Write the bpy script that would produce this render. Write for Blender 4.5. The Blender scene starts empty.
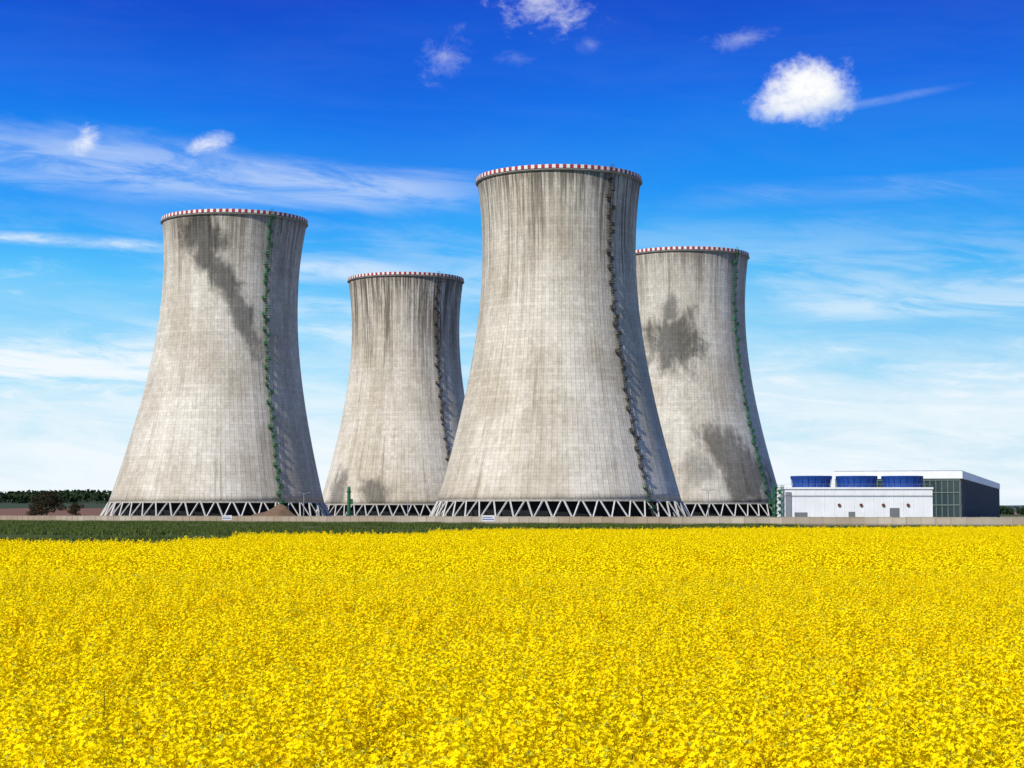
import bpy, math, random
import numpy as np
from mathutils import Vector, Matrix
random.seed(7)
rng = np.random.default_rng(7)
S = bpy.context.scene
S.view_settings.view_transform = 'Standard'
S.view_settings.look = 'None'
S.view_settings.exposure = 0
R = math.radians

def lin(r, g, b):
    f = lambda c: (c/255/12.92) if c/255 <= 0.04045 else ((c/255+0.055)/1.055)**2.4
    return (f(r), f(g), f(b), 1)

# ------------------------------------------------------------------ node helpers
class NT:
    def __init__(s, tree):
        s.t = tree; s.n = tree.nodes; s.l = tree.links
    def new(s, typ, **kw):
        n = s.n.new(typ)
        for k, v in kw.items(): setattr(n, k, v)
        return n
    def put(s, sock, v):
        if v is None: return
        if isinstance(v, bpy.types.NodeSocket): s.l.new(v, sock)
        else: sock.default_value = v
    def m(s, op, a, b=None, c=None, clamp=False):
        n = s.n.new('ShaderNodeMath'); n.operation = op; n.use_clamp = clamp
        s.put(n.inputs[0], a); s.put(n.inputs[1], b)
        if c is not None: s.put(n.inputs[2], c)
        return n.outputs[0]
    def ss(s, v, a, b, lo=0.0, hi=1.0, kind='SMOOTHSTEP'):
        n = s.n.new('ShaderNodeMapRange'); n.interpolation_type = kind
        s.put(n.inputs[0], v); n.inputs[1].default_value = a; n.inputs[2].default_value = b
        n.inputs[3].default_value = lo; n.inputs[4].default_value = hi
        return n.outputs[0]
    def comb(s, x, y, z):
        n = s.n.new('ShaderNodeCombineXYZ')
        s.put(n.inputs[0], x); s.put(n.inputs[1], y); s.put(n.inputs[2], z)
        return n.outputs[0]
    def sep(s, v):
        n = s.n.new('ShaderNodeSeparateXYZ'); s.l.new(v, n.inputs[0])
        return n.outputs
    def noise(s, vec, scale, detail=4, rough=0.55, dist=0.0, dim='3D'):
        n = s.n.new('ShaderNodeTexNoise'); n.noise_dimensions = dim
        s.put(n.inputs['Vector'], vec); n.inputs['Scale'].default_value = scale
        n.inputs['Detail'].default_value = detail; n.inputs['Roughness'].default_value = rough
        n.inputs['Distortion'].default_value = dist
        return n.outputs[0]
    def mix(s, f, a, b, blend='MIX'):
        n = s.n.new('ShaderNodeMix'); n.data_type = 'RGBA'; n.blend_type = blend
        s.put(n.inputs[0], f); s.put(n.inputs[6], a); s.put(n.inputs[7], b)
        return n.outputs[2]
    def ramp(s, f, pts):
        n = s.n.new('ShaderNodeValToRGB'); cr = n.color_ramp
        while len(cr.elements) < len(pts): cr.elements.new(0.5)
        for e, (p, c) in zip(cr.elements, pts): e.position = p; e.color = c
        s.put(n.inputs[0], f)
        return n.outputs[0]

def mat_new(name):
    m = bpy.data.materials.new(name); m.use_nodes = True
    nt = NT(m.node_tree); b = m.node_tree.nodes['Principled BSDF']
    b.inputs['Roughness'].default_value = 0.8
    b.inputs['Specular IOR Level'].default_value = 0.25
    return m, nt, b

def simple(name, col, rough=0.7, var=0.25, scale=0.6, metal=0.0, bump=0.0):
    m, nt, b = mat_new(name)
    g = nt.new('ShaderNodeTexCoord').outputs['Object']
    n1 = nt.noise(g, scale, 4, 0.6); n2 = nt.noise(g, scale*9, 3, 0.6)
    s = nt.m('ADD', nt.m('MULTIPLY', n1, 0.6), nt.m('MULTIPLY', n2, 0.4))
    f = nt.ss(s, 0.3, 0.7, 1-var, 1+var*0.6, 'LINEAR')
    c = nt.new('ShaderNodeVectorMath', operation='SCALE')
    c.inputs[0].default_value = col; nt.l.new(f, c.inputs[3])
    nt.l.new(c.outputs[0], b.inputs['Base Color'])
    b.inputs['Roughness'].default_value = rough; b.inputs['Metallic'].default_value = metal
    return m

# ------------------------------------------------------------------ mesh helper
class MB:
    def __init__(s): s.v = []; s.f = []; s.mi = []
    def quad(s, pts, mi=0):
        i = len(s.v); s.v += [tuple(p) for p in pts]; s.f.append(tuple(range(i, i+len(pts)))); s.mi.append(mi)
    def box(s, x0, x1, y0, y1, z0, z1, mi=0):
        i = len(s.v)
        s.v += [(x0,y0,z0),(x1,y0,z0),(x1,y1,z0),(x0,y1,z0),(x0,y0,z1),(x1,y0,z1),(x1,y1,z1),(x0,y1,z1)]
        for f in ((0,3,2,1),(4,5,6,7),(0,1,5,4),(1,2,6,5),(2,3,7,6),(3,0,4,7)):
            s.f.append(tuple(i+k for k in f)); s.mi.append(mi)
    def obox(s, c, ax, ay, az, mi=0):
        c = Vector(c); ax = Vector(ax); ay = Vector(ay); az = Vector(az); i = len(s.v)
        for (a, b, d) in ((-1,-1,-1),(1,-1,-1),(1,1,-1),(-1,1,-1),(-1,-1,1),(1,-1,1),(1,1,1),(-1,1,1)):
            s.v.append(tuple(c+ax*a+ay*b+az*d))
        for f in ((0,3,2,1),(4,5,6,7),(0,1,5,4),(1,2,6,5),(2,3,7,6),(3,0,4,7)):
            s.f.append(tuple(i+k for k in f)); s.mi.append(mi)
    def beam(s, p, q, w, mi=0, w2=None):
        p = Vector(p); q = Vector(q); d = (q-p); L = d.length; d.normalize()
        up = Vector((0,0,1)) if abs(d.z) < 0.95 else Vector((0,1,0))
        a = d.cross(up).normalized(); b = d.cross(a).normalized()
        w2 = w if w2 is None else w2
        s.obox((p+q)/2, a*(w/2), b*(w2/2), d*(L/2), mi)
    def lathe(s, prof, seg, mi=0, cx=0, cy=0, mfun=None, closed=False):
        i = len(s.v)
        for (r, z) in prof:
            for k in range(seg):
                a = 2*math.pi*k/seg
                s.v.append((cx+r*math.cos(a), cy+r*math.sin(a), z))
        n = len(prof)
        for j in range(n if closed else n-1):
            j2 = (j+1) % n
            for k in range(seg):
                k2 = (k+1) % seg
                s.f.append((i+j*seg+k, i+j*seg+k2, i+j2*seg+k2, i+j2*seg+k))
                s.mi.append(mfun(j, k) if mfun else mi)
    def disc(s, r, z, seg, mi=0, cx=0, cy=0):
        i = len(s.v)
        for k in range(seg):
            a = 2*math.pi*k/seg; s.v.append((cx+r*math.cos(a), cy+r*math.sin(a), z))
        s.f.append(tuple(range(i, i+seg))); s.mi.append(mi)
    def obj(s, name, mats, parent=None, smooth=False, coll=None):
        me = bpy.data.meshes.new(name); me.from_pydata(s.v, [], s.f); me.update()
        for m in mats: me.materials.append(m)
        me.polygons.foreach_set('material_index', s.mi)
        if smooth: me.polygons.foreach_set('use_smooth', [True]*len(s.f))
        o = bpy.data.objects.new(name, me)
        (coll or S.collection).objects.link(o)
        if parent: o.parent = parent
        return o

def empty(name, loc=(0,0,0), rz=0):
    e = bpy.data.objects.new(name, None); S.collection.objects.link(e)
    e.location = loc; e.rotation_euler = (0, 0, rz); return e

# ------------------------------------------------------------------ camera
EYE = 2.4
cam = bpy.data.cameras.new('camera'); co = bpy.data.objects.new('camera', cam)
S.collection.objects.link(co); S.camera = co
co.location = (0, 0, EYE); co.rotation_euler = (R(90+3.884), 0, 0)
cam.sensor_width = 36; cam.lens = 66.8; cam.clip_start = 0.1; cam.clip_end = 30000

# ------------------------------------------------------------------ light
SAZ, SEL = 40, 42
to_sun = Vector((-math.sin(R(SAZ))*math.cos(R(SEL)), -math.cos(R(SAZ))*math.cos(R(SEL)), math.sin(R(SEL))))
sl = bpy.data.lights.new('sun', 'SUN'); so = bpy.data.objects.new('sun', sl); S.collection.objects.link(so)
sl.energy = 5.0; sl.angle = R(0.5); sl.color = (1.0, 0.96, 0.88)
so.rotation_euler = to_sun.to_track_quat('Z', 'Y').to_euler()

# ------------------------------------------------------------------ world
w = bpy.data.worlds.new('World'); S.world = w; w.use_nodes = True
nt = NT(w.node_tree); bg = w.node_tree.nodes['Background']
tc = nt.new('ShaderNodeTexCoord').outputs['Generated']
x, y, z = nt.sep(tc)
A = nt.m('MULTIPLY', nt.m('ARCTAN2', x, y), 180/math.pi)
E = nt.m('MULTIPLY', nt.m('ARCSINE', z), 180/math.pi)
sky = nt.new('ShaderNodeTexSky', sky_type='NISHITA'); sky.sun_disc = False
sky.sun_elevation = R(SEL); sky.sun_rotation = R(180+SAZ)
nish = nt.new('ShaderNodeVectorMath', operation='SCALE'); nt.l.new(sky.outputs[0], nish.inputs[0]); nish.inputs[3].default_value = 0.1
Ew = nt.m('ADD', E, nt.m('MULTIPLY', nt.m('SUBTRACT', nt.noise(nt.comb(nt.m('MULTIPLY', A, .05), nt.m('MULTIPLY', E, .2), 0), 1.0, 2, dim='2D'), .5), 2.5))
grad = nt.ramp(nt.ss(Ew, 0, 40, 0, 1, 'LINEAR'), [
    (0.0, lin(240, 248, 252)), (0.05, lin(206, 238, 252)), (0.11, lin(144, 220, 254)), (0.17, lin(74, 192, 254)),
    (0.235, lin(12, 150, 250)), (0.31, lin(0, 110, 234)), (0.39, lin(0, 72, 206)), (0.6, lin(14, 88, 196)), (1.0, lin(60, 120, 205))])
grad = nt.mix(nt.m('MULTIPLY', nt.ss(A, -6, 16), 0.30), grad, nt.mix(1.0, grad, lin(150, 215, 238), 'MULTIPLY'))
skyc = nt.mix(0.04, grad, nish.outputs[0])
# --- high thin cloud
v1 = nt.comb(nt.m('MULTIPLY', A, .10), nt.m('ADD', nt.m('MULTIPLY', E, .60), nt.m('MULTIPLY', A, .03)), 3.1)
n1 = nt.noise(v1, 1.0, 7, .60, .6)
v2 = nt.comb(nt.m('MULTIPLY', A, .22), nt.m('ADD', nt.m('MULTIPLY', E, 1.25), nt.m('MULTIPLY', A, .10)), 9.4)
n2 = nt.noise(v2, 1.0, 7, .66, .8)
low = nt.ss(E, 10.0, 3.0)
ci = nt.m('MULTIPLY', nt.ss(nt.m('ADD', nt.m('MULTIPLY', n1, .55), nt.m('MULTIPLY', n2, .45)), .42, .62), nt.m('ADD', nt.m('MULTIPLY', low, .9), .01))
haze = nt.m('MULTIPLY', nt.ss(E, 8.5, 0.5), nt.ss(nt.m('ADD', nt.m('MULTIPLY', n1, .55), nt.m('MULTIPLY', n2, .45)), .34, .58, .28, 1.0))
ci = nt.m('MAXIMUM', ci, haze)
ltx = nt.ss(n2, .34, .62, .2, 1.0)
def streak(e0, slope, wd, a0, a1, k):
    d = nt.m('DIVIDE', nt.m('SUBTRACT', nt.m('SUBTRACT', E, e0), nt.m('MULTIPLY', A, slope)), wd)
    d = nt.m('ADD', d, nt.m('MULTIPLY', nt.m('SUBTRACT', n1, .5), 2.4))
    g = nt.ss(nt.m('ABSOLUTE', d), 1.4, 0.0)
    m_ = nt.m('MULTIPLY', nt.ss(A, a0-2, a0+2), nt.ss(A, a1+3, a1-2))
    return nt.m('MULTIPLY', nt.m('MULTIPLY', g, m_), nt.m('MULTIPLY', ltx, k))
for a in ((9.6, -.05, .85, -20, -2, .44), (7.55, -.03, .22, -20, -10.5, .75), (7.2, -.02, .6, -9, -3, .65),
          (10.6, .14, .13, 9.8, 11.6, .26), (5.8, .03, .9, 8, 22, .6),
          (9.3, 0.02, .4, 6, 20, .14), (4.4, .05, 1.8, -24, -9, 1.0), (3.4, .0, 1.4, 6, 22, .85)):
    ci = nt.m('MAXIMUM', ci, streak(*a))
# --- puffs
v3 = nt.comb(A, nt.m('MULTIPLY', E, 1.15), 0.7)
nf = nt.noise(v3, .95, 6, .60, .2)
nf2 = nt.noise(v3, 2.6, 6, .66, .15)
v4 = nt.comb(nt.m('ADD', nt.m('MULTIPLY', A, .85), nt.m('MULTIPLY', E, -.4)), nt.m('ADD', nt.m('MULTIPLY', E, 1.25), nt.m('MULTIPLY', A, .2)), 4.2)
nf3 = nt.noise(v4, 1.5, 6, .68, .35)
def puff(a0, e0, ra, re, k, soft, amt, tilt=0.0, small=False):
    da = nt.m('SUBTRACT', A, a0); de = nt.m('SUBTRACT', nt.m('SUBTRACT', E, e0), nt.m('MULTIPLY', da, tilt))
    d = nt.m('SQRT', nt.m('ADD', nt.m('POWER', nt.m('ABSOLUTE', nt.m('DIVIDE', da, ra)), 2.0), nt.m('POWER', nt.m('ABSOLUTE', nt.m('DIVIDE', de, re)), 2.0)))
    nn = nf3 if small else nf
    d = nt.m('ADD', d, nt.m('MULTIPLY', nt.m('SUBTRACT', nn, .5), k))
    if not small: d = nt.m('ADD', d, nt.m('MULTIPLY', nt.m('SUBTRACT', nf2, .5), k*.9))
    return nt.m('MULTIPLY', nt.ss(d, 1.12, 1.12-soft), amt)
pf = nt.m('MAXIMUM', puff(9.1, 12.5, 1.45, 1.0, .95, .85, 1.0, -.05), puff(8.35, 12.1, 1.25, .55, 1.0, .9, .95, .0))
for p in ((-12.75, 10.9, .5, .46, 2.3, 1.5, .85, .3, True), (-9.15, 10.95, .7, .34, 2.4, 1.5, .85, .15, True),
          (0.9, 15.2, 1.6, .8, 3.6, 2.0, .68, -.1, True), (-2.1, 13.6, .8, .75, 3.2, 2.1, .34, .3, True),
          (7.0, 14.1, 1.2, .3, 2.8, 2.0, .28, .15, True), (2.4, 14.0, .5, .3, 3.0, 2.2, .2, 0, True),
          (0.1, 13.6, .6, .22, 3.0, 2.2, .2, 0, True)):
    pf = nt.m('MAXIMUM', pf, puff(*p))
shade = nt.ss(nt.m('ADD', nt.m('ADD', nt.m('SUBTRACT', E, 12.1), nt.m('MULTIPLY', nt.m('SUBTRACT', nf2, .5), 3.4)), nt.m('MULTIPLY', nt.m('SUBTRACT', A, 9.0), -.25)), -1.0, .7)
pcol = nt.mix(shade, lin(210, 224, 243), lin(255, 255, 255))
out = nt.mix(ci, skyc, lin(242, 250, 255))
out = nt.mix(pf, out, pcol)
nt.l.new(out, bg.inputs[0]); bg.inputs[1].default_value = 1.0

# ------------------------------------------------------------------ materials
def ground_mat():
    m, nt, b = mat_new('ground_grass')
    g = nt.new('ShaderNodeNewGeometry').outputs['Position']
    X, Y, Z = nt.sep(g)
    n2 = nt.noise(g, .35, 5, .65); n3 = nt.noise(nt.comb(nt.m('MULTIPLY', X, .3), Y, 0), .05, 5, .6)
    c = nt.mix(nt.ss(n2, .3, .7), (.028, .048, .010, 1), (.085, .11, .028, 1))
    c = nt.mix(nt.m('MULTIPLY', nt.ss(n3, .52, .62), .65), c, (.15, .115, .06, 1))
    site = nt.m('MULTIPLY', nt.ss(Y, 560, 640), nt.ss(Y, 1300, 1200))
    c = nt.mix(nt.m('MULTIPLY', site, .8), c, nt.mix(n2, (.22, .20, .16, 1), (.33, .30, .25, 1)))
    nt.l.new(c, b.inputs['Base Color']); b.inputs['Roughness'].default_value = .95
    b.inputs['Specular IOR Level'].default_value = 0.05
    bp = nt.new('ShaderNodeBump'); bp.inputs['Strength'].default_value = .6; bp.inputs['Distance'].default_value = .3
    nt.l.new(n2, bp.inputs['Height']); nt.l.new(bp.outputs[0], b.inputs['Normal'])
    return m
M_ground = ground_mat()

def shell_mat(name, streak_amt, shadow_patches, tint=(1,1,1), seed=0.0, streakz=88, runs=.6):
    m, nt, b = mat_new(name)
    g = nt.new('ShaderNodeTexCoord').outputs['Object']
    X, Y, Z = nt.sep(g)
    ang = nt.m('ARCTAN2', Y, X)
    NR = 132
    u = nt.m('MULTIPLY', ang, NR/(2*math.pi)); v = nt.m('DIVIDE', Z, 1.25)
    cx = nt.m('MULTIPLY', nt.m('COSINE', ang), 28.0); cy = nt.m('MULTIPLY', nt.m('SINE', ang), 28.0)
    big = nt.noise(nt.comb(cx, cy, nt.m('ADD', nt.m('MULTIPLY', Z, .5), seed)), .05, 5, .65)
    mid = nt.noise(nt.comb(cx, cy, nt.m('ADD', nt.m('MULTIPLY', Z, .6), seed)), .6, 6, .8)
    fine = nt.noise(nt.comb(cx, cy, nt.m('MULTIPLY', Z, .9)), 2.2, 4, .75)
    st = nt.noise(nt.comb(cx, cy, nt.m('ADD', nt.m('MULTIPLY', Z, .03), seed)), .85, 6, .78)
    st2 = nt.noise(nt.comb(cx, cy, nt.m('ADD', nt.m('MULTIPLY', Z, .08), seed+5)), .16, 4, .6)
    wn = nt.new('ShaderNodeTexWhiteNoise', noise_dimensions='2D')
    nt.l.new(nt.comb(nt.m('FLOOR', u), nt.m('FLOOR', v), 0), wn.inputs['Vector'])
    wn2 = nt.new('ShaderNodeTexWhiteNoise', noise_dimensions='2D')
    nt.l.new(nt.comb(7.0, nt.m('FLOOR', v), 0), wn2.inputs['Vector'])
    wn3 = nt.new('ShaderNodeTexWhiteNoise', noise_dimensions='2D')
    nt.l.new(nt.comb(nt.m('FLOOR', u), 3.0, 0), wn3.inputs['Vector'])
    base = nt.mix(nt.ss(big, .36, .64), (.46*tint[0], .405*tint[1], .315*tint[2], 1), (.63*tint[0], .58*tint[1], .485*tint[2], 1))
    k = nt.m('ADD', .80, nt.m('MULTIPLY', wn.outputs[0], .14))
    k = nt.m('ADD', k, nt.m('MULTIPLY', wn2.outputs[0], .10))
    k = nt.m('ADD', k, nt.m('MULTIPLY', wn3.outputs[0], .10))
    k = nt.m('ADD', k, nt.m('MULTIPLY', nt.m('SUBTRACT', mid, .5), .80))
    k = nt.m('ADD', k, nt.m('MULTIPLY', nt.m('SUBTRACT', fine, .5), .85))
    fu = nt.m('ABSOLUTE', nt.m('SUBTRACT', nt.m('FRACT', u), .5)); fv = nt.m('ABSOLUTE', nt.m('SUBTRACT', nt.m('FRACT', v), .5))
    rib = nt.ss(fu, .38, .5); jt = nt.ss(fv, .36, .5)
    k = nt.m('SUBTRACT', k, nt.m('MULTIPLY', rib, .15)); k = nt.m('SUBTRACT', k, nt.m('MULTIPLY', jt, .13))
    sc = nt.new('ShaderNodeVectorMath', operation='SCALE'); nt.l.new(base, sc.inputs[0]); nt.l.new(k, sc.inputs[3])
    c = sc.outputs[0]
    zz = nt.m('ADD', Z, nt.m('MULTIPLY', nt.m('SUBTRACT', st2, .5), 120.0))
    topm = nt.ss(zz, streakz, 126)
    run = nt.m('MULTIPLY', nt.ss(st, .42, .55), topm)
    c = nt.mix(nt.m('MULTIPLY', run, streak_amt), c, (.08, .066, .05, 1))
    c = nt.mix(nt.m('MULTIPLY', nt.m('MULTIPLY', nt.ss(st, .50, .64), nt.ss(st2, .38, .62)), runs), c, (.17, .135, .09, 1))
    c = nt.mix(nt.m('MULTIPLY', nt.ss(st, .46, .34), .28), c, (.72, .69, .62, 1))
    c = nt.mix(nt.m('MULTIPLY', nt.ss(nt.m('ADD', Z, nt.m('MULTIPLY', nt.m('SUBTRACT', st, .5), 44.0)), 114, 124), .35+.4*streak_amt), c, (.11, .095, .075, 1))
    c = nt.mix(nt.m('MULTIPLY', nt.m('MULTIPLY', nt.ss(fine, .58, .66), nt.ss(Z, 80, 10)), .65), c, (.22, .15, .08, 1))
    if shadow_patches:  # shadows cast on the shell, painted into the concrete colour as soft ellipses
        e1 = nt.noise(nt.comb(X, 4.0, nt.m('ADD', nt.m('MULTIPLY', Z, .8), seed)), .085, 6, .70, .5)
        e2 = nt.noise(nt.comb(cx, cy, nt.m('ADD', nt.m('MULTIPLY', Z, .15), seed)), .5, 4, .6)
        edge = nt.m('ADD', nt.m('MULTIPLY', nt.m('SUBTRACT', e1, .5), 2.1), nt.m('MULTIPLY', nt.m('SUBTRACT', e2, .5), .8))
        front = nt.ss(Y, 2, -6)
        cast_shade = None
        for (px, pz, rx, rz, sk, amt) in shadow_patches:
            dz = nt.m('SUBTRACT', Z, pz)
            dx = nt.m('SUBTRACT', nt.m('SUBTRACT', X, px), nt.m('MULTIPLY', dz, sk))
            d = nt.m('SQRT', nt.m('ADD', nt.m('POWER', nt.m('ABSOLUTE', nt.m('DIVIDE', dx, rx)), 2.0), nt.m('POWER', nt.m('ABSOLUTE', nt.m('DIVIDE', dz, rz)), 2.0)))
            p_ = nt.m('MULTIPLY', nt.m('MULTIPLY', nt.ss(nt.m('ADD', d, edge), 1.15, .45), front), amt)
            cast_shade = p_ if cast_shade is None else nt.m('MAXIMUM', cast_shade, p_)
        c = nt.mix(cast_shade, c, nt.mix(1.0, c, (.20, .205, .215, 1), 'MULTIPLY'))  # darkens the base colour where steam and cloud shadow falls
    nt.l.new(c, b.inputs['Base Color']); b.inputs['Roughness'].default_value = .92
    b.inputs['Specular IOR Level'].default_value = 0.1
    hgt = nt.m('ADD', nt.m('MULTIPLY', rib, 1.0), nt.m('MULTIPLY', fine, .8))
    bp = nt.new('ShaderNodeBump'); bp.inputs['Strength'].default_value = .5; bp.inputs['Distance'].default_value = .12
    nt.l.new(hgt, bp.inputs['Height']); nt.l.new(bp.outputs[0], b.inputs['Normal'])
    return m

M_conc = simple('concrete_columns', (.52, .50, .45), .9, .25, .3)
M_lint = simple('lintel_concrete', (.40, .37, .31), .9, .3, .3)
M_concd = simple('basin_concrete', (.30, .28, .24), .9, .3, .3)
M_dark = simple('dark_inlet', (.012, .013, .013), .9, .3, .3)
M_red = simple('red_paint', (.34, .04, .035), .7, .3, .4)
M_white = simple('white_paint', (.72, .70, .66), .7, .2, .4)
M_green = simple('green_steel', (.025, .13, .05), .6, .4, .5)
M_brown = simple('dark_steel', (.06, .055, .045), .7, .4, .5)
M_steel = simple('galvanised_steel', (.35, .36, .36), .45, .2, .5, .5)

def rr(z): return 28.0*math.sqrt(1+((z-98)/(67.0 if z >= 98 else 75.0))**2)
HT = 123.6; ZL = 6.8
def tower(X, Y, lean, smat, phi0, phi1, lmat, seed):
    rnd = random.Random(seed)
    e = empty('cooling_tower', (X, Y, 0))
    sh = lambda mb: setattr(mb, 'v', [(a+lean*c/125.0, b_, c) for a, b_, c in mb.v])
    mb = MB(); zs = [ZL]+[ZL+(HT-ZL)*(i/46) for i in range(1, 47)]
    prof = [(rr(z), z) for z in zs]+[(rr(z)-.45, z) for z in reversed(zs)]
    mb.lathe(prof, 264, closed=True); sh(mb); mb.obj('shell', [smat], e, True)
    mb = MB(); mb.lathe([(rr(ZL)-.2, ZL-.4), (rr(ZL)+.08, ZL-.4), (rr(ZL+.5)+.08, ZL+.3), (rr(ZL+.5)-.2, ZL+.3)], 132, closed=True)
    sh(mb); mb.obj('lintel_ring', [M_lint], e)
    mb = MB(); rt = rr(HT)
    mb.lathe([(rt-.5, HT-.35), (rt+.35, HT-.35), (rt+.35, HT+.95), (rt-.5, HT+.95)], 150, closed=True, mfun=lambda j, k: k % 2)
    mb.lathe([(rt+.0, HT-1.3), (rt+.6, HT-.9), (rt+.6, HT-.65), (rt+.0, HT-.65)], 148, closed=True, mi=2)
    sh(mb); mb.obj('striped_rim', [M_white, M_red, M_concd], e)
    mb = MB(); n = 44
    for k in range(n):
        a0 = 2*math.pi*k/n; a1 = 2*math.pi*(k+.5)/n; a2 = 2*math.pi*(k+1)/n
        rb, rtp = rr(0)+1.3, rr(ZL-.6)-.05
        B = (rb*math.cos(a1), rb*math.sin(a1), .4)
        for aa in (a0, a2):
            q_ = aa*.82+a1*.18
            mb.beam(B, (rtp*math.cos(q_), rtp*math.sin(q_), ZL-.35), .46)
        mb.box(B[0]-.8, B[0]+.8, B[1]-.8, B[1]+.8, 0, .7)
    sh(mb); mb.obj('inlet_columns', [M_conc], e)
    mb = MB(); mb.lathe([(49.6, 0), (49.6, 1.1), (49.2, 1.1), (49.2, 0)], 96, closed=True); mb.obj('basin_wall', [M_concd], e)
    mb = MB(); mb.lathe([(41.0, .02), (41.0, 6.4)], 96); mb.disc(rr(ZL)-.5, ZL+.3, 96); mb.obj('fill_and_skylight_block', [M_dark], e)  # dark fill cylinder; the disc above it is added to block skylight
    mb = MB()
    def fr(z):
        p = phi0+(phi1-phi0)*z/125
        return Vector((math.sin(p), -math.cos(p), 0)), Vector((math.cos(p), math.sin(p), 0))
    def P(t, off, z):
        N, T = fr(z); return N*(rr(z)+off)+T*t+Vector((0, 0, z))
    z = 1.0
    while z < 125:
        z2 = min(z+3, 125.5)
        for t in (-.4, .4): mb.beam(P(t, .6, z), P(t, .6, z2), .14, 0)
        for t in (-.5, 0, .5): mb.beam(P(t, 1.3, z), P(t, 1.3, z2), .07, 0)
        z = z2
    z = 1.0
    while z < 125:
        mb.beam(P(-.5, .6, z), P(.5, .6, z), .1, 0); mb.beam(P(-.6, 1.3, z), P(.6, 1.3, z), .1, 0); z += 1.0
    z = 4.0; sgn = 1
    while z < 123:
        N, T = fr(z)
        c = sgn*rnd.uniform(.2, 1.0); wd = rnd.uniform(.6, 1.15)
        m_ = 1 if z < 14 else 0
        mb.obox(P(c, .85, z), T*wd, N*.75, Vector((0, 0, .1)), m_)
        for hz in (.6, 1.1):
            mb.obox(P(c, 1.5, z+hz), T*wd, N*.04, Vector((0, 0, .05)), m_)
        for t in (c-wd, c, c+wd):
            mb.beam(P(t, 1.5, z), P(t, 1.5, z+1.15), .1, m_)
        if rnd.random() < .6: mb.obox(P(c+sgn*wd*.7, .8, z+.7), T*.06, N*.65, Vector((0, 0, .5)), m_)
        mb.beam(P(c+wd*.8, 1.4, z), P(c*.2, .1, z-1.4), .12, m_)
        mb.beam(P(c-wd*.8, 1.4, z), P(c*.2, .1, z-1.4), .12, m_)
        z += rnd.uniform(2.2, 4.2); sgn = -sgn if rnd.random() < .8 else sgn
    sh(mb); mb.obj('access_ladder', [lmat, M_green], e)
    return e

T3 = shell_mat('tower_concrete_a', .72, [], (1, .985, .95), 3.0, streakz=76, runs=.55)
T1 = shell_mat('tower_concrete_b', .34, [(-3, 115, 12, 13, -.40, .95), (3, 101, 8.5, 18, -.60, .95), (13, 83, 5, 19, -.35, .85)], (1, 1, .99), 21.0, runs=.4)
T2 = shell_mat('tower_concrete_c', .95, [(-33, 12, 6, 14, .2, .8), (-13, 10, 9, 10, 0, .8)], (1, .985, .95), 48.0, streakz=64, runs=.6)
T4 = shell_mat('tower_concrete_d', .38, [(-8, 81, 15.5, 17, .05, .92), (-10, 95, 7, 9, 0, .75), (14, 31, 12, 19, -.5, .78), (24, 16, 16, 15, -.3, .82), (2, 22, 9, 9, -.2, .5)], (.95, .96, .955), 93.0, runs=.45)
tower(17.2, 690, 0.0, T3, R(43), R(36), M_brown, 1)
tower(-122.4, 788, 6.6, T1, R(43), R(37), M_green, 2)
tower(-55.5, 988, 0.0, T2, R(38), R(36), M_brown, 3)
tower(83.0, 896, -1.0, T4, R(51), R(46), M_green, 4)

# ------------------------------------------------------------------ ground
mb = MB()
xs = [-9000, -3000, -1000, -400, -150, -50, 0, 50, 150, 400, 1000, 3000, 9000]; ys = [-300, -50, 0, 50, 150, 400, 800, 1500, 3000, 6000, 14000]
nx = len(xs)
mb.v = [(a, b_, 0) for b_ in ys for a in xs]
for j in range(len(ys)-1):
    for i in range(nx-1):
        mb.f.append((j*nx+i, j*nx+i+1, (j+1)*nx+i+1, (j+1)*nx+i)); mb.mi.append(0)
mb.obj('ground', [M_ground])

def hill_mat():
    m, nt, b = mat_new('hill_fields')
    g = nt.new('ShaderNodeNewGeometry').outputs['Position']
    X, Y, Z = nt.sep(g)
    n = nt.noise(nt.comb(X, nt.m('MULTIPLY', Y, .4), 0), .006, 4, .5); n2 = nt.noise(g, .05, 5, .6)
    zz = nt.m('ADD', Z, nt.m('MULTIPLY', nt.m('SUBTRACT', n, .5), 14.0))
    c = nt.mix(nt.ss(zz, 6.4, 7.0), (.19, .085, .045, 1), (.03, .05, .018, 1))
    c = nt.mix(nt.m('MULTIPLY', n2, .3), c, (.09, .07, .04, 1))
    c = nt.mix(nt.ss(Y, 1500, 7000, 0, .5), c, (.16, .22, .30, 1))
    nt.l.new(c, b.inputs['Base Color']); b.inputs['Roughness'].default_value = 1
    return m
M_hill = hill_mat()
def hills(name, cx, cy, wx, wy, h, seed, bumps=3):
    mb = MB(); rnd = random.Random(seed); n, q = 60, 20
    ph = [(rnd.uniform(.6, 1), rnd.uniform(0, 6.28)) for _ in range(bumps)]
    def H(X, Y):
        u = (X-cx)/wx+.5; v = (Y-cy)/wy+.5
        if not (0 < u < 1 and 0 < v < 1): return -.6
        s = 1.0
        for i, (a, p) in enumerate(ph): s += .10*a*math.sin((i+1)*2.7*u*3+p+v)
        return h*s*math.sin(math.pi*u)**.5*math.sin(math.pi*v)**1.3-.6
    for j in range(q+1):
        for i in range(n+1):
            X = cx+(i/n-.5)*wx; Y = cy+(j/q-.5)*wy; mb.v.append((X, Y, H(X, Y)))
    for j in range(q):
        for i in range(n):
            a = j*(n+1)+i; mb.f.append((a, a+1, a+n+2, a+n+1)); mb.mi.append(0)
    mb.obj(name, [M_hill], smooth=True); return H
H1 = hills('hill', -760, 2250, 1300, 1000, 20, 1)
H2 = hills('hill', 1500, 4200, 1900, 1200, 24, 4)
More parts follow.
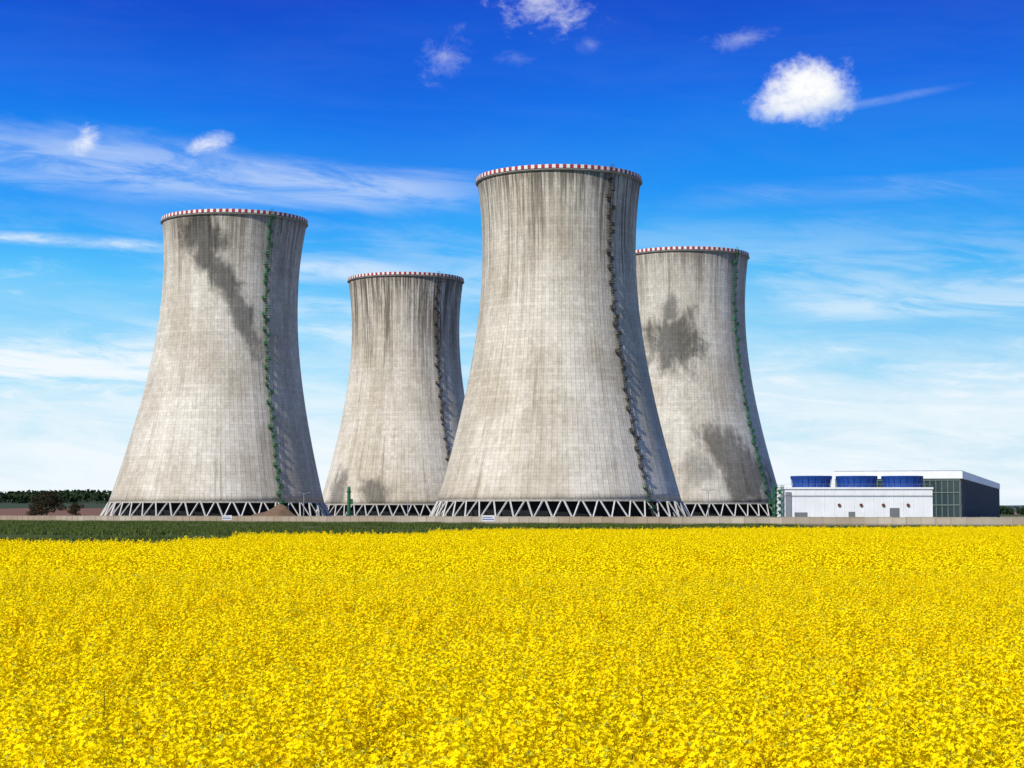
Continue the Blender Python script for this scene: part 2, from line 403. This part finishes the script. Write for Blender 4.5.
hills('hill', 200, 6500, 3500, 1500, 14, 6)

def leaf_mat(name, c0, c1):
    m, nt, b = mat_new(name)
    g = nt.new('ShaderNodeNewGeometry')
    n = nt.noise(g.outputs['Position'], .35, 2, .6)
    wn = nt.new('ShaderNodeTexWhiteNoise', noise_dimensions='1D'); nt.l.new(g.outputs['Random Per Island'], wn.inputs['W'])
    c = nt.mix(nt.m('ADD', nt.m('MULTIPLY', n, .5), nt.m('MULTIPLY', wn.outputs[0], .5)), c0, c1)
    nt.l.new(c, b.inputs['Base Color']); b.inputs['Roughness'].default_value = .95
    b.inputs['Specular IOR Level'].default_value = 0.05
    return m
M_leaf = leaf_mat('tree_leaves', (.012, .024, .010, 1), (.032, .052, .020, 1))
M_leafb = leaf_mat('dark_tree_leaves', (.020, .016, .009, 1), (.052, .042, .022, 1))
M_bark = simple('bark', (.06, .045, .03), .9, .3, 2)

def leaves(mb, c, rad, n, size, rnd, mi=0):
    for _ in range(n):
        d = Vector((rnd.gauss(0, 1), rnd.gauss(0, 1), rnd.gauss(0, 1))).normalized()*rnd.uniform(.35, 1)**.6
        p = Vector(c)+Vector((d.x*rad[0], d.y*rad[1], d.z*rad[2]))
        a = Vector((rnd.gauss(0, 1), rnd.gauss(0, 1), rnd.gauss(0, 1))).normalized()
        b_ = a.cross(Vector((rnd.gauss(0, 1), rnd.gauss(0, 1), rnd.gauss(0, 1)))).normalized()
        s = size*rnd.uniform(.6, 1.3)
        mb.quad([p-a*s, p-b_*s*.6, p+a*s, p+b_*s*.6], mi)

def tree(name, X, Y, h, wd, seed, mat):
    rnd = random.Random(seed); e = empty(name, (X, Y, 0)); mb = MB()
    mb.beam((0, 0, 0), (0, 0, h*.35), h*.05); mb.beam((0, 0, h*.3), (0, 0, h*.7), h*.03)
    cl = []
    for i in range(18):
        a = rnd.uniform(0, 6.28); r = rnd.uniform(.15, .42)*wd; z = rnd.uniform(.22, .86)*h; r *= 1.15-.75*max(0, z/h-.45)/.5
        p = (r*math.cos(a), r*math.sin(a), z); cl.append(p); mb.beam((0, 0, z*.55), p, h*.016)
    mb.obj('trunk', [M_bark], e)
    mb = MB()
    for p in cl: leaves(mb, p, (wd*.18, wd*.18, h*.14), 170, h*.03, rnd)
    mb.obj('crown', [mat], e)
tree('tree', -193, 790, 12.0, 14, 3, M_leafb)
tree('tree', -200, 800, 7.5, 8, 5, M_leafb)
tree('tree', -184, 805, 7.0, 8, 6, M_leafb)

mb = MB(); rnd = random.Random(11)
for i in range(1200):
    X = rnd.uniform(-900, -300); Y = 2020+rnd.uniform(0, 220)
    h = rnd.uniform(9, 13)+1.5*math.sin(X*.015); wd = rnd.uniform(8, 14)
    leaves(mb, (X, Y, H1(X, Y)+h*.5), (wd*.7, wd*.7, h*.5), 18, 2.3, rnd)
for i in range(300):
    X = rnd.uniform(600, 1300); Y = 2600+rnd.uniform(0, 200); h = rnd.uniform(8, 13); wd = rnd.uniform(9, 15)
    leaves(mb, (X, Y, h*.5), (wd*.7, wd*.7, h*.5), 26, 2.8, rnd)
mb.obj('distant_forest', [M_leaf])

# soil mound
mb = MB(); rnd = random.Random(5); n = 26
for j in range(n+1):
    for i in range(n+1):
        u, v = i/n*2-1, j/n*2-1; d = min(1, math.hypot(u, v))
        mb.v.append((-86+u*13, 690+v*8, 4.4*(math.cos(d*math.pi)*.5+.5)*(1+.25*math.sin(u*7)+.2*math.sin(v*9+u*4))+rnd.uniform(-.15, .15)*(1-d)-.05))
for j in range(n):
    for i in range(n):
        a = j*(n+1)+i; mb.f.append((a, a+1, a+n+2, a+n+1)); mb.mi.append(0)
mb.obj('soil_mound', [simple('soil', (.16, .10, .06), .95, .4, .8)], smooth=True)

# ------------------------------------------------------------------ perimeter wall
def wall_mat():
    m, nt, b = mat_new('precast_concrete')
    g = nt.new('ShaderNodeNewGeometry'); P_ = g.outputs['Position']
    X, Y, Z = nt.sep(P_)
    wn = nt.new('ShaderNodeTexWhiteNoise', noise_dimensions='1D'); nt.l.new(g.outputs['Random Per Island'], wn.inputs['W'])
    n = nt.noise(nt.comb(X, Y, nt.m('MULTIPLY', Z, .5)), .5, 6, .7)
    n0 = nt.noise(P_, .02, 3, .5)
    k = nt.m('ADD', nt.m('MULTIPLY', wn.outputs[0], .35), nt.m('MULTIPLY', n, .65))
    c = nt.mix(k, (.24, .195, .14, 1), (.54, .47, .37, 1))
    c = nt.mix(nt.m('MULTIPLY', nt.ss(n0, .45, .6), .5), c, (.24, .16, .09, 1))
    c = nt.mix(nt.ss(Z, .6, 0), c, (.13, .11, .07, 1))
    nt.l.new(c, b.inputs['Base Color']); return m
M_wall = wall_mat()
mb = MB()
pts = [(-330, 640), (-154, 575), (-60, 480), (10, 408), (88, 335), (160, 285)]
rnd = random.Random(9)
for (p, q) in zip(pts[:-1], pts[1:]):
    d = Vector((q[0]-p[0], q[1]-p[1], 0)); L = d.length; d.normalize(); nrm = Vector((-d.y, d.x, 0))
    n = int(L/3.0)
    for i in range(n):
        c = Vector((p[0], p[1], 0))+d*(L*(i+.5)/n); st = L/n
        hh = 1.55+rnd.uniform(-.03, .03)
        mb.obox(c+Vector((0, 0, hh/2)), d*(st/2-.1), nrm*.06, Vector((0, 0, hh/2)))
        mb.obox(c+Vector((0, 0, hh+.05)), d*(st/2-.1), nrm*.10, Vector((0, 0, .048)))
        mb.obox(c+d*(st/2)+Vector((0, 0, .85)), d*.097, nrm*.14, Vector((0, 0, .85)))
mb.obj('perimeter_wall', [M_wall])

M_sblue = simple('sign_blue', (.03, .08, .3), .5)
def sign(X, Y, w_, h_):
    e = empty('warning_sign', (X, Y, 0)); mb = MB()
    mb.box(-w_/2+.1, -w_/2+.2, 0, .1, 0, .7+h_); mb.box(w_/2-.2, w_/2-.1, 0, .1, 0, .7+h_); mb.obj('posts', [M_steel], e)
    mb = MB(); mb.box(-w_/2, w_/2, -.08, -.01, .6, .6+h_); mb.obj('panel', [M_white], e)
    mb = MB(); mb.box(-w_/2+.15, w_/2-.15, -.10, -.084, .6+h_*.25, .6+h_*.38); mb.box(-w_/2+.15, w_/2-.5, -.10, -.084, .6+h_*.6, .6+h_*.7); mb.obj('lettering', [M_sblue], e)
sign(-5.2, 415, 2.8, 1.3); sign(-73, 488, 2.4, 1.2)

def lamp(X, Y, h, mat, name='lamp_post'):
    e = empty(name, (X, Y, 0)); mb = MB()
    mb.lathe([(.22, 0), (.18, .4), (.11, h)], 10); mb.obj('pole', [mat], e, True)
    mb = MB(); mb.beam((0, 0, h-.2), (1.6, 0, h+.25), .1); mb.beam((0, 0, h-.2), (-1.6, 0, h+.25), .1)
    mb.box(1.2, 2.1, -.18, .18, h+.2, h+.38); mb.box(-2.1, -1.2, -.18, .18, h+.2, h+.38); mb.obj('lamp_heads', [M_steel], e)
e = empty('green_mast', (-48.5, 566, 0)); mb = MB()
mb.lathe([(.55, 0), (.5, 9.6), (.35, 10.2), (.0, 10.3)], 14); mb.obj('column', [M_green], e, True)
mb = MB(); mb.lathe([(.9, 0), (.9, .5), (.55, .6)], 14); mb.lathe([(.72, 8.6), (.72, 8.9), (.5, 9.0)], 14); mb.box(.4, 1.2, -.2, .2, 5, 6.6); mb.obj('fittings', [M_green], e)
for X, Y, h in ((66, 640, 10), (-35, 640, 9), (-70, 640, 9)): lamp(X, Y, h, M_steel)

# ------------------------------------------------------------------ forced draught cooling unit building
M_blue = simple('blue_fan_paint', (.010, .055, .25), .6, .2, .3)
M_clad = simple('white_cladding', (.80, .80, .78), .5, .12, .25)
M_grey = simple('grey_cladding', (.18, .18, .18), .6, .2, .2)
M_glass, ntg, bgz = mat_new('window_glass'); bgz.inputs['Base Color'].default_value = (.03, .05, .05, 1); bgz.inputs['Roughness'].default_value = .12; bgz.inputs['Specular IOR Level'].default_value = .6
e = empty('cooling_unit_building', (86, 600, 0)); L = 46.5
mb = MB(); mb.box(0, L, 0, 18, 1.0, 9.9); mb.box(-.3, L+.3, -.3, 18.3, 9.9, 10.5)
for i in range(0, 16):
    xx = i*L/15; mb.box(xx-.05, xx+.05, -.07, 0, 1.0, 9.9)
mb.obj('cladding', [M_clad], e)
mb = MB(); mb.box(.4, L-.4, .4, 17.6, 0, 1.0); mb.obj('plinth', [M_concd], e)
mb = MB()
for xx in (17.1, 24.0, 31.0, 38.8):
    i0 = len(mb.v); sg = 18
    for yy in (-.35, -.02):
        for k in range(sg):
            a = 2*math.pi*k/sg; mb.v.append((xx+.5*math.cos(a), yy, 4.9+.5*math.sin(a)))
    mb.f.append(tuple(i0+k for k in range(sg))); mb.mi.append(0)
    for k in range(sg): mb.f.append((i0+k, i0+sg+k, i0+sg+(k+1) % sg, i0+(k+1) % sg)); mb.mi.append(0)
mb.obj('round_vents', [simple('vent_red', (.16, .04, .03), .6)], e)
mb = MB(); mb.box(33, 36, -.16, -.02, 1.1, 4.0); mb.box(3, 7, -.16, -.02, 1.3, 2.6); mb.box(20, 22, -.16, -.02, 1.1, 2.8); mb.obj('doors_and_louvres', [M_grey], e)
mb = MB(); mb.box(-.2, L+.2, -.42, -.302, 7.9, 8.05); mb.box(.2, 2.0, -.3, -.02, 1.1, 9.0); mb.obj('gutter_and_duct', [M_steel], e)
mb = MB()
for xx in (9.8, 24.3, 38.9):
    mb.lathe([(6.0, 10.5), (5.9, 11.2), (6.2, 13.0), (6.6, 13.9), (6.6, 14.2), (6.4, 14.2), (5.9, 13.0), (5.6, 11.2)], 40, cx=xx, cy=9)
    for k in range(20):
        a = 2*math.pi*k/20; mb.beam((xx+6.05*math.cos(a), 9+6.05*math.sin(a), 10.5), (xx+6.62*math.cos(a), 9+6.62*math.sin(a), 13.9), .14)
mb.obj('fan_stacks', [M_blue], e)
mb = MB()
for xx in (9.8, 24.3, 38.9):
    for k in range(6):
        a = k*math.pi/3; mb.obox((xx+2.6*math.cos(a), 9+2.6*math.sin(a), 12), Vector((math.cos(a), math.sin(a), 0))*2.5, Vector((-math.sin(a), math.cos(a), .3))*.45, (0, 0, .05))
for i in range(24):
    xx = i*L/23; mb.beam((xx, .1, 10.5), (xx, .1, 11.5), .05)
mb.beam((0, .1, 11.5), (L, .1, 11.5), .06)
mb.obj('fan_blades_and_railing', [M_steel], e)
mb = MB()
for xx in (-3.2, -.5):
    for yy in (0, 4.5): mb.beam((xx, yy, 0), (xx, yy, 11.2), .22)
for k in range(5):
    z0 = k*2.1
    mb.box(-3.2, -.5, 0, .9, z0+2.0, z0+2.12); mb.box(-3.2, -.5, 3.6, 4.5, z0+.95, z0+1.07)
    mb.beam((-1.2, .4, z0), (-1.2, 4.2, z0+1.0), .9, w2=.1); mb.beam((-2.6, 4.2, z0+1.0), (-2.6, .4, z0+2.1), .9, w2=.1)
    mb.beam((-3.2, 0, z0+3.1 if k < 4 else z0+2.8), (-.5, 0, z0+3.1 if k < 4 else z0+2.8), .1)
    mb.beam((-3.2, -.1, z0), (-.5, -.1, z0+2.1), .12)
mb.obj('stair_tower', [M_green], e)

# long hall behind
e = empty('turbine_hall', (151, 640, 0), -R(16.7))
D = 300
mb = MB(); mb.box(-42, 0, 0, D, 0, 14.0); mb.obj('body', [M_grey], e)
mb = MB(); mb.box(-42.6, .6, -.6, D+.6, 14.0, 16.5); mb.obj('roof_fascia', [M_clad], e)
mb = MB(); mb.box(-42.3, .3, -.3, D+.3, 16.5, 16.75); mb.obj('roof_flashing', [M_steel], e)
mb = MB()
for r_ in range(3):
    mb.box(-41, -.6, -.12, -.03, 1.2+r_*4.2, 4.7+r_*4.2)
    mb.box(.03, .12, 3, D-3, 1.2+r_*4.2, 3.9+r_*4.2)
mb.obj('glazing', [M_glass], e)
mb = MB()
for i in range(22): xx = -41.4+i*41.0/21; mb.box(xx-.12, xx+.12, -.32, -.125, .4, 13.9)
for r_ in range(4): mb.box(-41.5, -.3, -.42, -.325, .75+r_*4.2, 1.05+r_*4.2)
mb.obj('green_mullions', [simple('green_mullion', (.15, .20, .165), .6)], e)
mb = MB()
for i in range(50): yy = 3+i*(D-6)/49; mb.box(.125, .45, yy-.25, yy+.25, .3, 13.9)
mb.obj('side_pilasters', [M_grey], e)
e = empty('annex_building', (176, 640, 0), -R(16.7)); mb = MB(); mb.box(0, 16, 20, 60, 0, 4.2); mb.obj('walls', [M_grey], e)
mb = MB(); mb.box(-.3, 16.3, 19.7, 60.3, 4.2, 4.7); mb.obj('roof', [M_clad], e)
mb = MB()
for i in range(4): mb.box(1.2+i*3.8, 3.6+i*3.8, 19.9, 19.97, 1.6, 3.4)
mb.obj('windows', [M_glass], e)

# ------------------------------------------------------------------ rapeseed field
def petal_mat():
    m = bpy.data.materials.new('rapeseed_petals'); m.use_nodes = True
    nt = NT(m.node_tree); nt.n.clear()
    g = nt.new('ShaderNodeNewGeometry')
    n = nt.noise(g.outputs['Position'], .12, 2, .5); n2 = nt.noise(g.outputs['Position'], 1.1, 1, .5)
    c = nt.mix(g.outputs['Random Per Island'], (.93, .63, .003, 1), (.98, .86, .006, 1))
    c = nt.mix(nt.m('MULTIPLY', nt.ss(n, .42, .68), .30), c, (.84, .67, .005, 1))
    c = nt.mix(nt.m('MULTIPLY', nt.ss(n2, .45, .72), .35), c, (.88, .58, .003, 1))
    d = nt.new('ShaderNodeBsdfDiffuse'); t = nt.new('ShaderNodeBsdfTranslucent'); mx = nt.new('ShaderNodeMixShader')
    nt.l.new(c, d.inputs[0]); nt.l.new(c, t.inputs[0]); mx.inputs[0].default_value = .22
    nt.l.new(d.outputs[0], mx.inputs[1]); nt.l.new(t.outputs[0], mx.inputs[2])
    o = nt.new('ShaderNodeOutputMaterial'); nt.l.new(mx.outputs[0], o.inputs[0])
    return m
M_petal = petal_mat()
M_bud = simple('rapeseed_buds', (.50, .50, .03), .9, .2, 3)
M_stem = leaf_mat('rapeseed_stems', (.12, .17, .03, 1), (.24, .28, .05, 1))
M_cleaf = leaf_mat('rapeseed_leaves', (.05, .085, .02, 1), (.12, .16, .04, 1))

def basis(n):
    n = n/np.linalg.norm(n)
    a = np.cross(n, [0.3, .2, 1.0]) if abs(n[2]) < .9 else np.cross(n, [1.0, 0, 0])
    a /= np.linalg.norm(a); return n, a, np.cross(n, a)

def head_proto(rs, lod):
    V = []; nb = 0
    tilt = rs.normal(0, .2, 2)
    ax = np.array([tilt[0], tilt[1], 1.0]); ax /= np.linalg.norm(ax)
    Lh = rs.uniform(.10, .20); rad = rs.uniform(.030, .046)
    nfl = int(rs.integers(52, 68)) if lod == 0 else 13
    for i in range(nfl):
        t = (i+.5)/nfl; a = i*2.4+rs.uniform(-.4, .4)
        q = rad*(.25+.85*math.sin(math.pi*min(1, .15+t*.77)))*rs.uniform(.7, 1.25)
        out = np.array([math.cos(a), math.sin(a), 0])
        p = ax*(Lh*(t-.75))+out*q+rs.normal(0, .005, 3)
        n, u, v = basis(out+np.array([0, 0, .25+1.5*t])+rs.normal(0, .35, 3))
        if lod == 0:
            s = rs.uniform(.0068, .0092); r0 = rs.uniform(0, 1.57)
            for k in range(4):
                an = r0+k*1.5708; d1 = u*math.cos(an)+v*math.sin(an); d2 = -u*math.sin(an)+v*math.cos(an)
                lift = n*s*rs.uniform(.05, .5)
                V += [p, p+d1*s*.75-d2*s*.55+lift*.8, p+d1*s*1.25+lift, p+d1*s*.75+d2*s*.55+lift*.8]
        else:
            s = rs.uniform(.014, .022)
            V += [p-u*s, p-v*s, p+u*s, p+v*s]
    npet = len(V)//4
    if lod == 0:
        top = ax*Lh*.27
        for k in range(5):
            o = rs.normal(0, .006, 3); n, u, v = basis(rs.normal(0, 1, 3)); s = .005
            V += [top+o-u*s, top+o-v*s, top+o+u*s, top+o+v*s]; nb += 1
    return np.array(V), npet, nb

HP = {l: [head_proto(np.random.default_rng(900+i+l*77), l) for i in range(16)] for l in (0, 1)}

def make_patch(idx, coll, size, lod):
    chunks = []; mis = []
    rs = np.random.default_rng(100+idx+lod*50)
    def quads(arr, mi): chunks.append(np.asarray(arr, float).reshape(-1, 3)); mis.extend(mi)
    def ribbon(p, q, w_):
        p = np.array(p, float); q = np.array(q, float)
        for ang in (0, 1.57):
            t = np.array([math.cos(ang), math.sin(ang), 0])*w_/2
            quads([p-t, p+t, q+t*.7, q-t*.7], [2])
    def head(c, scale):
        V, npet, nb = HP[lod][int(rs.integers(0, 16))]
        a = rs.uniform(0, 6.28); ca, sa = math.cos(a), math.sin(a)
        W = V@np.array([[ca, sa, 0], [-sa, ca, 0], [0, 0, 1]])*scale+c
        quads(W, [0]*npet+[1]*nb)
    nn = int(round(size*5.0))
    for k in range(nn*nn):
        gx = (k % nn+.5)/nn-.5; gy = (k//nn+.5)/nn-.5; jt = .6/nn
        bx = (gx+rs.uniform(-jt, jt))*size; by = (gy+rs.uniform(-jt, jt))*size
        H = 1.34+rs.normal(0, .075)
        top = np.array([bx+rs.normal(0, .03), by+rs.normal(0, .03), H])
        if lod == 0: ribbon((bx, by, 0), top-np.array([0, 0, .12]), .008)
        head(top, rs.uniform(1.15, 1.55))
        nb = int(rs.integers(4, 7)); a0 = rs.uniform(0, 6.28)
        for j in range(nb):
            a = a0+j*6.28/nb+rs.uniform(-.4, .4); r = rs.uniform(.05, .15); hz = H-rs.uniform(.02, .22)-r*.4
            zb = rs.uniform(.6, .9); s0 = np.array([bx, by, zb])
            e_ = np.array([bx+r*math.cos(a), by+r*math.sin(a), hz]); mid = (s0+e_)/2+np.array([r*.3*math.cos(a), r*.3*math.sin(a), -.05])
            if lod == 0: ribbon(s0, mid, .006); ribbon(mid, e_-np.array([0, 0, .08]), .005)
            head(e_, rs.uniform(.95, 1.35))
        for j in range(6 if lod == 0 else 2):
            a = rs.uniform(0, 6.28); zb = rs.uniform(.5, 1.08); l = rs.uniform(.08, .2)*(1 if lod == 0 else 1.6); wd = l*.28
            p = np.array([bx, by, zb]); d = np.array([math.cos(a), math.sin(a), rs.uniform(-.3, .4)]); sd = np.array([-math.sin(a), math.cos(a), 0])
            quads([p, p+d*l*.5-sd*wd, p+d*l, p+d*l*.5+sd*wd], [3])
    V = np.concatenate(chunks).astype(np.float32); nq = len(V)//4
    me = bpy.data.meshes.new('rapeseed_patch')
    me.vertices.add(len(V)); me.vertices.foreach_set('co', V.ravel())
    me.loops.add(len(V)); me.loops.foreach_set('vertex_index', np.arange(len(V), dtype=np.int32))
    me.polygons.add(nq); me.polygons.foreach_set('loop_start', np.arange(nq, dtype=np.int32)*4)
    me.update(calc_edges=True)
    for m in (M_petal, M_bud, M_stem, M_cleaf): me.materials.append(m)
    me.polygons.foreach_set('material_index', np.array(mis, dtype=np.int32)); me.update()
    o = bpy.data.objects.new('rapeseed_patch_%d_%02d' % (lod, idx), me); coll.objects.link(o)

crop_near = bpy.data.collections.new('rapeseed_plants')
crop_far = bpy.data.collections.new('rapeseed_plants_far')
for i in range(5): make_patch(i, crop_near, 2.6, 0)
for i in range(6): make_patch(i, crop_far, 3.6, 1)

def scatter(name, sets):
    me = bpy.data.meshes.new(name)
    allp = [p for s in sets for p in s[0]]
    me.from_pydata([tuple(p) for p in allp], [], []); me.update()
    a = me.attributes.new('rotz', 'FLOAT', 'POINT'); a.data.foreach_set('value', np.concatenate([s[1] for s in sets]))
    a = me.attributes.new('scl', 'FLOAT', 'POINT'); a.data.foreach_set('value', np.concatenate([s[2] for s in sets]))
    a = me.attributes.new('grp', 'INT', 'POINT'); a.data.foreach_set('value', np.concatenate([np.full(len(s[0]), i) for i, s in enumerate(sets)]).astype(np.int32))
    o = bpy.data.objects.new(name, me); S.collection.objects.link(o)
    ng = bpy.data.node_groups.new(name+'_scatter', 'GeometryNodeTree')
    ng.interface.new_socket('Geometry', in_out='INPUT', socket_type='NodeSocketGeometry')
    ng.interface.new_socket('Geometry', in_out='OUTPUT', socket_type='NodeSocketGeometry')
    n = ng.nodes; l = ng.links
    gi = n.new('NodeGroupInput'); go = n.new('NodeGroupOutput'); jn = n.new('GeometryNodeJoinGeometry')
    na = n.new('GeometryNodeInputNamedAttribute'); na.data_type = 'FLOAT'; na.inputs[0].default_value = 'rotz'
    nb = n.new('GeometryNodeInputNamedAttribute'); nb.data_type = 'FLOAT'; nb.inputs[0].default_value = 'scl'
    nc = n.new('GeometryNodeInputNamedAttribute'); nc.data_type = 'INT'; nc.inputs[0].default_value = 'grp'
    cx = n.new('ShaderNodeCombineXYZ'); l.new(na.outputs[0], cx.inputs[2])
    for i, s in enumerate(sets):
        ci_ = n.new('GeometryNodeCollectionInfo'); ci_.inputs['Collection'].default_value = s[3]
        ci_.inputs['Separate Children'].default_value = True; ci_.inputs['Reset Children'].default_value = True
        ip = n.new('GeometryNodeInstanceOnPoints'); ip.inputs['Pick Instance'].default_value = True
        rv = n.new('FunctionNodeRandomValue'); rv.data_type = 'INT'; rv.inputs[4].default_value = 0; rv.inputs[5].default_value = 59
        cmp_ = n.new('FunctionNodeCompare'); cmp_.data_type = 'INT'; cmp_.operation = 'EQUAL'
        l.new(nc.outputs[0], cmp_.inputs[2]); cmp_.inputs[3].default_value = i
        l.new(cmp_.outputs[0], ip.inputs['Selection'])
        l.new(gi.outputs[0], ip.inputs['Points']); l.new(ci_.outputs[0], ip.inputs['Instance'])
        l.new(rv.outputs[2], ip.inputs['Instance Index'])
        l.new(cx.outputs[0], ip.inputs['Rotation']); l.new(nb.outputs[0], ip.inputs['Scale'])
        l.new(ip.outputs[0], jn.inputs[0])
    l.new(jn.outputs[0], go.inputs[0])
    md = o.modifiers.new('scatter', 'NODES'); md.node_group = ng
    return o

edge_pts = [(-90, 57), (-19, 66), (-15.2, 69), (-13.6, 77), (-10.6, 88), (-6.2, 100), (-.7, 113), (9.2, 123), (27.6, 133), (39, 142), (100, 150)]
ex = [p[0] for p in edge_pts]; ey = [p[1] for p in edge_pts]
def fill(y0, y1, st, jit, inset):
    P_ = []; yy = y0
    while yy < y1:
        hw = .27*yy*1.12+6
        for xx in np.arange(-hw, hw+st, st):
            px = xx+rng.uniform(-jit, jit); py = yy+rng.uniform(-jit, jit)
            if py+inset < np.interp(px, ex, ey):
                zz = .05*math.sin(px*.35+py*.13)+.05*math.sin(py*.31-px*.1)+rng.normal(0, .012)-.05
                P_.append((px, py, zz))
        yy += st
    return P_, rng.integers(0, 4, len(P_))*math.pi/2+rng.uniform(-.04, .04, len(P_)), rng.uniform(.99, 1.02, len(P_))
N_ = fill(4.4, 33.5, 2.52, .05, 1)+(crop_near,)
y1n = 4.4+2.52*(math.ceil((33.5-4.4)/2.52)-1)+1.26
F_ = fill(y1n+1.75, 152, 3.5, .08, 1.0)+(crop_far,)
print('crop', len(N_[0]), len(F_[0]))
scatter('rapeseed_field', [N_, F_])

# grass verge
grass_coll = bpy.data.collections.new('grass_tufts')
M_grass = leaf_mat('grass_blades', (.04, .068, .012, 1), (.12, .15, .04, 1))
for gi_ in range(4):
    mb = MB(); rnd = random.Random(50+gi_)
    for k in range(300):
        a, b_ = rnd.uniform(-2, 2), rnd.uniform(-2, 2); h = rnd.uniform(.1, .4); an = rnd.uniform(0, 3.14); wv = rnd.uniform(.03, .08)
        dx, dy = math.cos(an)*wv, math.sin(an)*wv; lx, ly = rnd.gauss(0, .12), rnd.gauss(0, .12)
        mb.quad([(a-dx, b_-dy, 0), (a+dx, b_+dy, 0), (a+lx, b_+ly, h)])
    mb.obj('grass_tuft_%d' % gi_, [M_grass], coll=grass_coll)
P_ = []
for k in range(3500):
    py = 66+(570-66)*rng.uniform(0, 1); px = rng.uniform(-1, 1)*(.27*py*1.1+6)
    if py > np.interp(px, ex, ey)+1.5 and py < np.interp(px, [p[0] for p in pts], [p[1] for p in pts])-1.5 and math.sin(px*.05+py*.04)+math.sin(py*.09) > -.4:
        P_.append((px, py, 0))
scatter('grass_verge', [(P_, rng.uniform(0, 6.28, len(P_)), rng.uniform(.6, 1.5, len(P_)), grass_coll)])
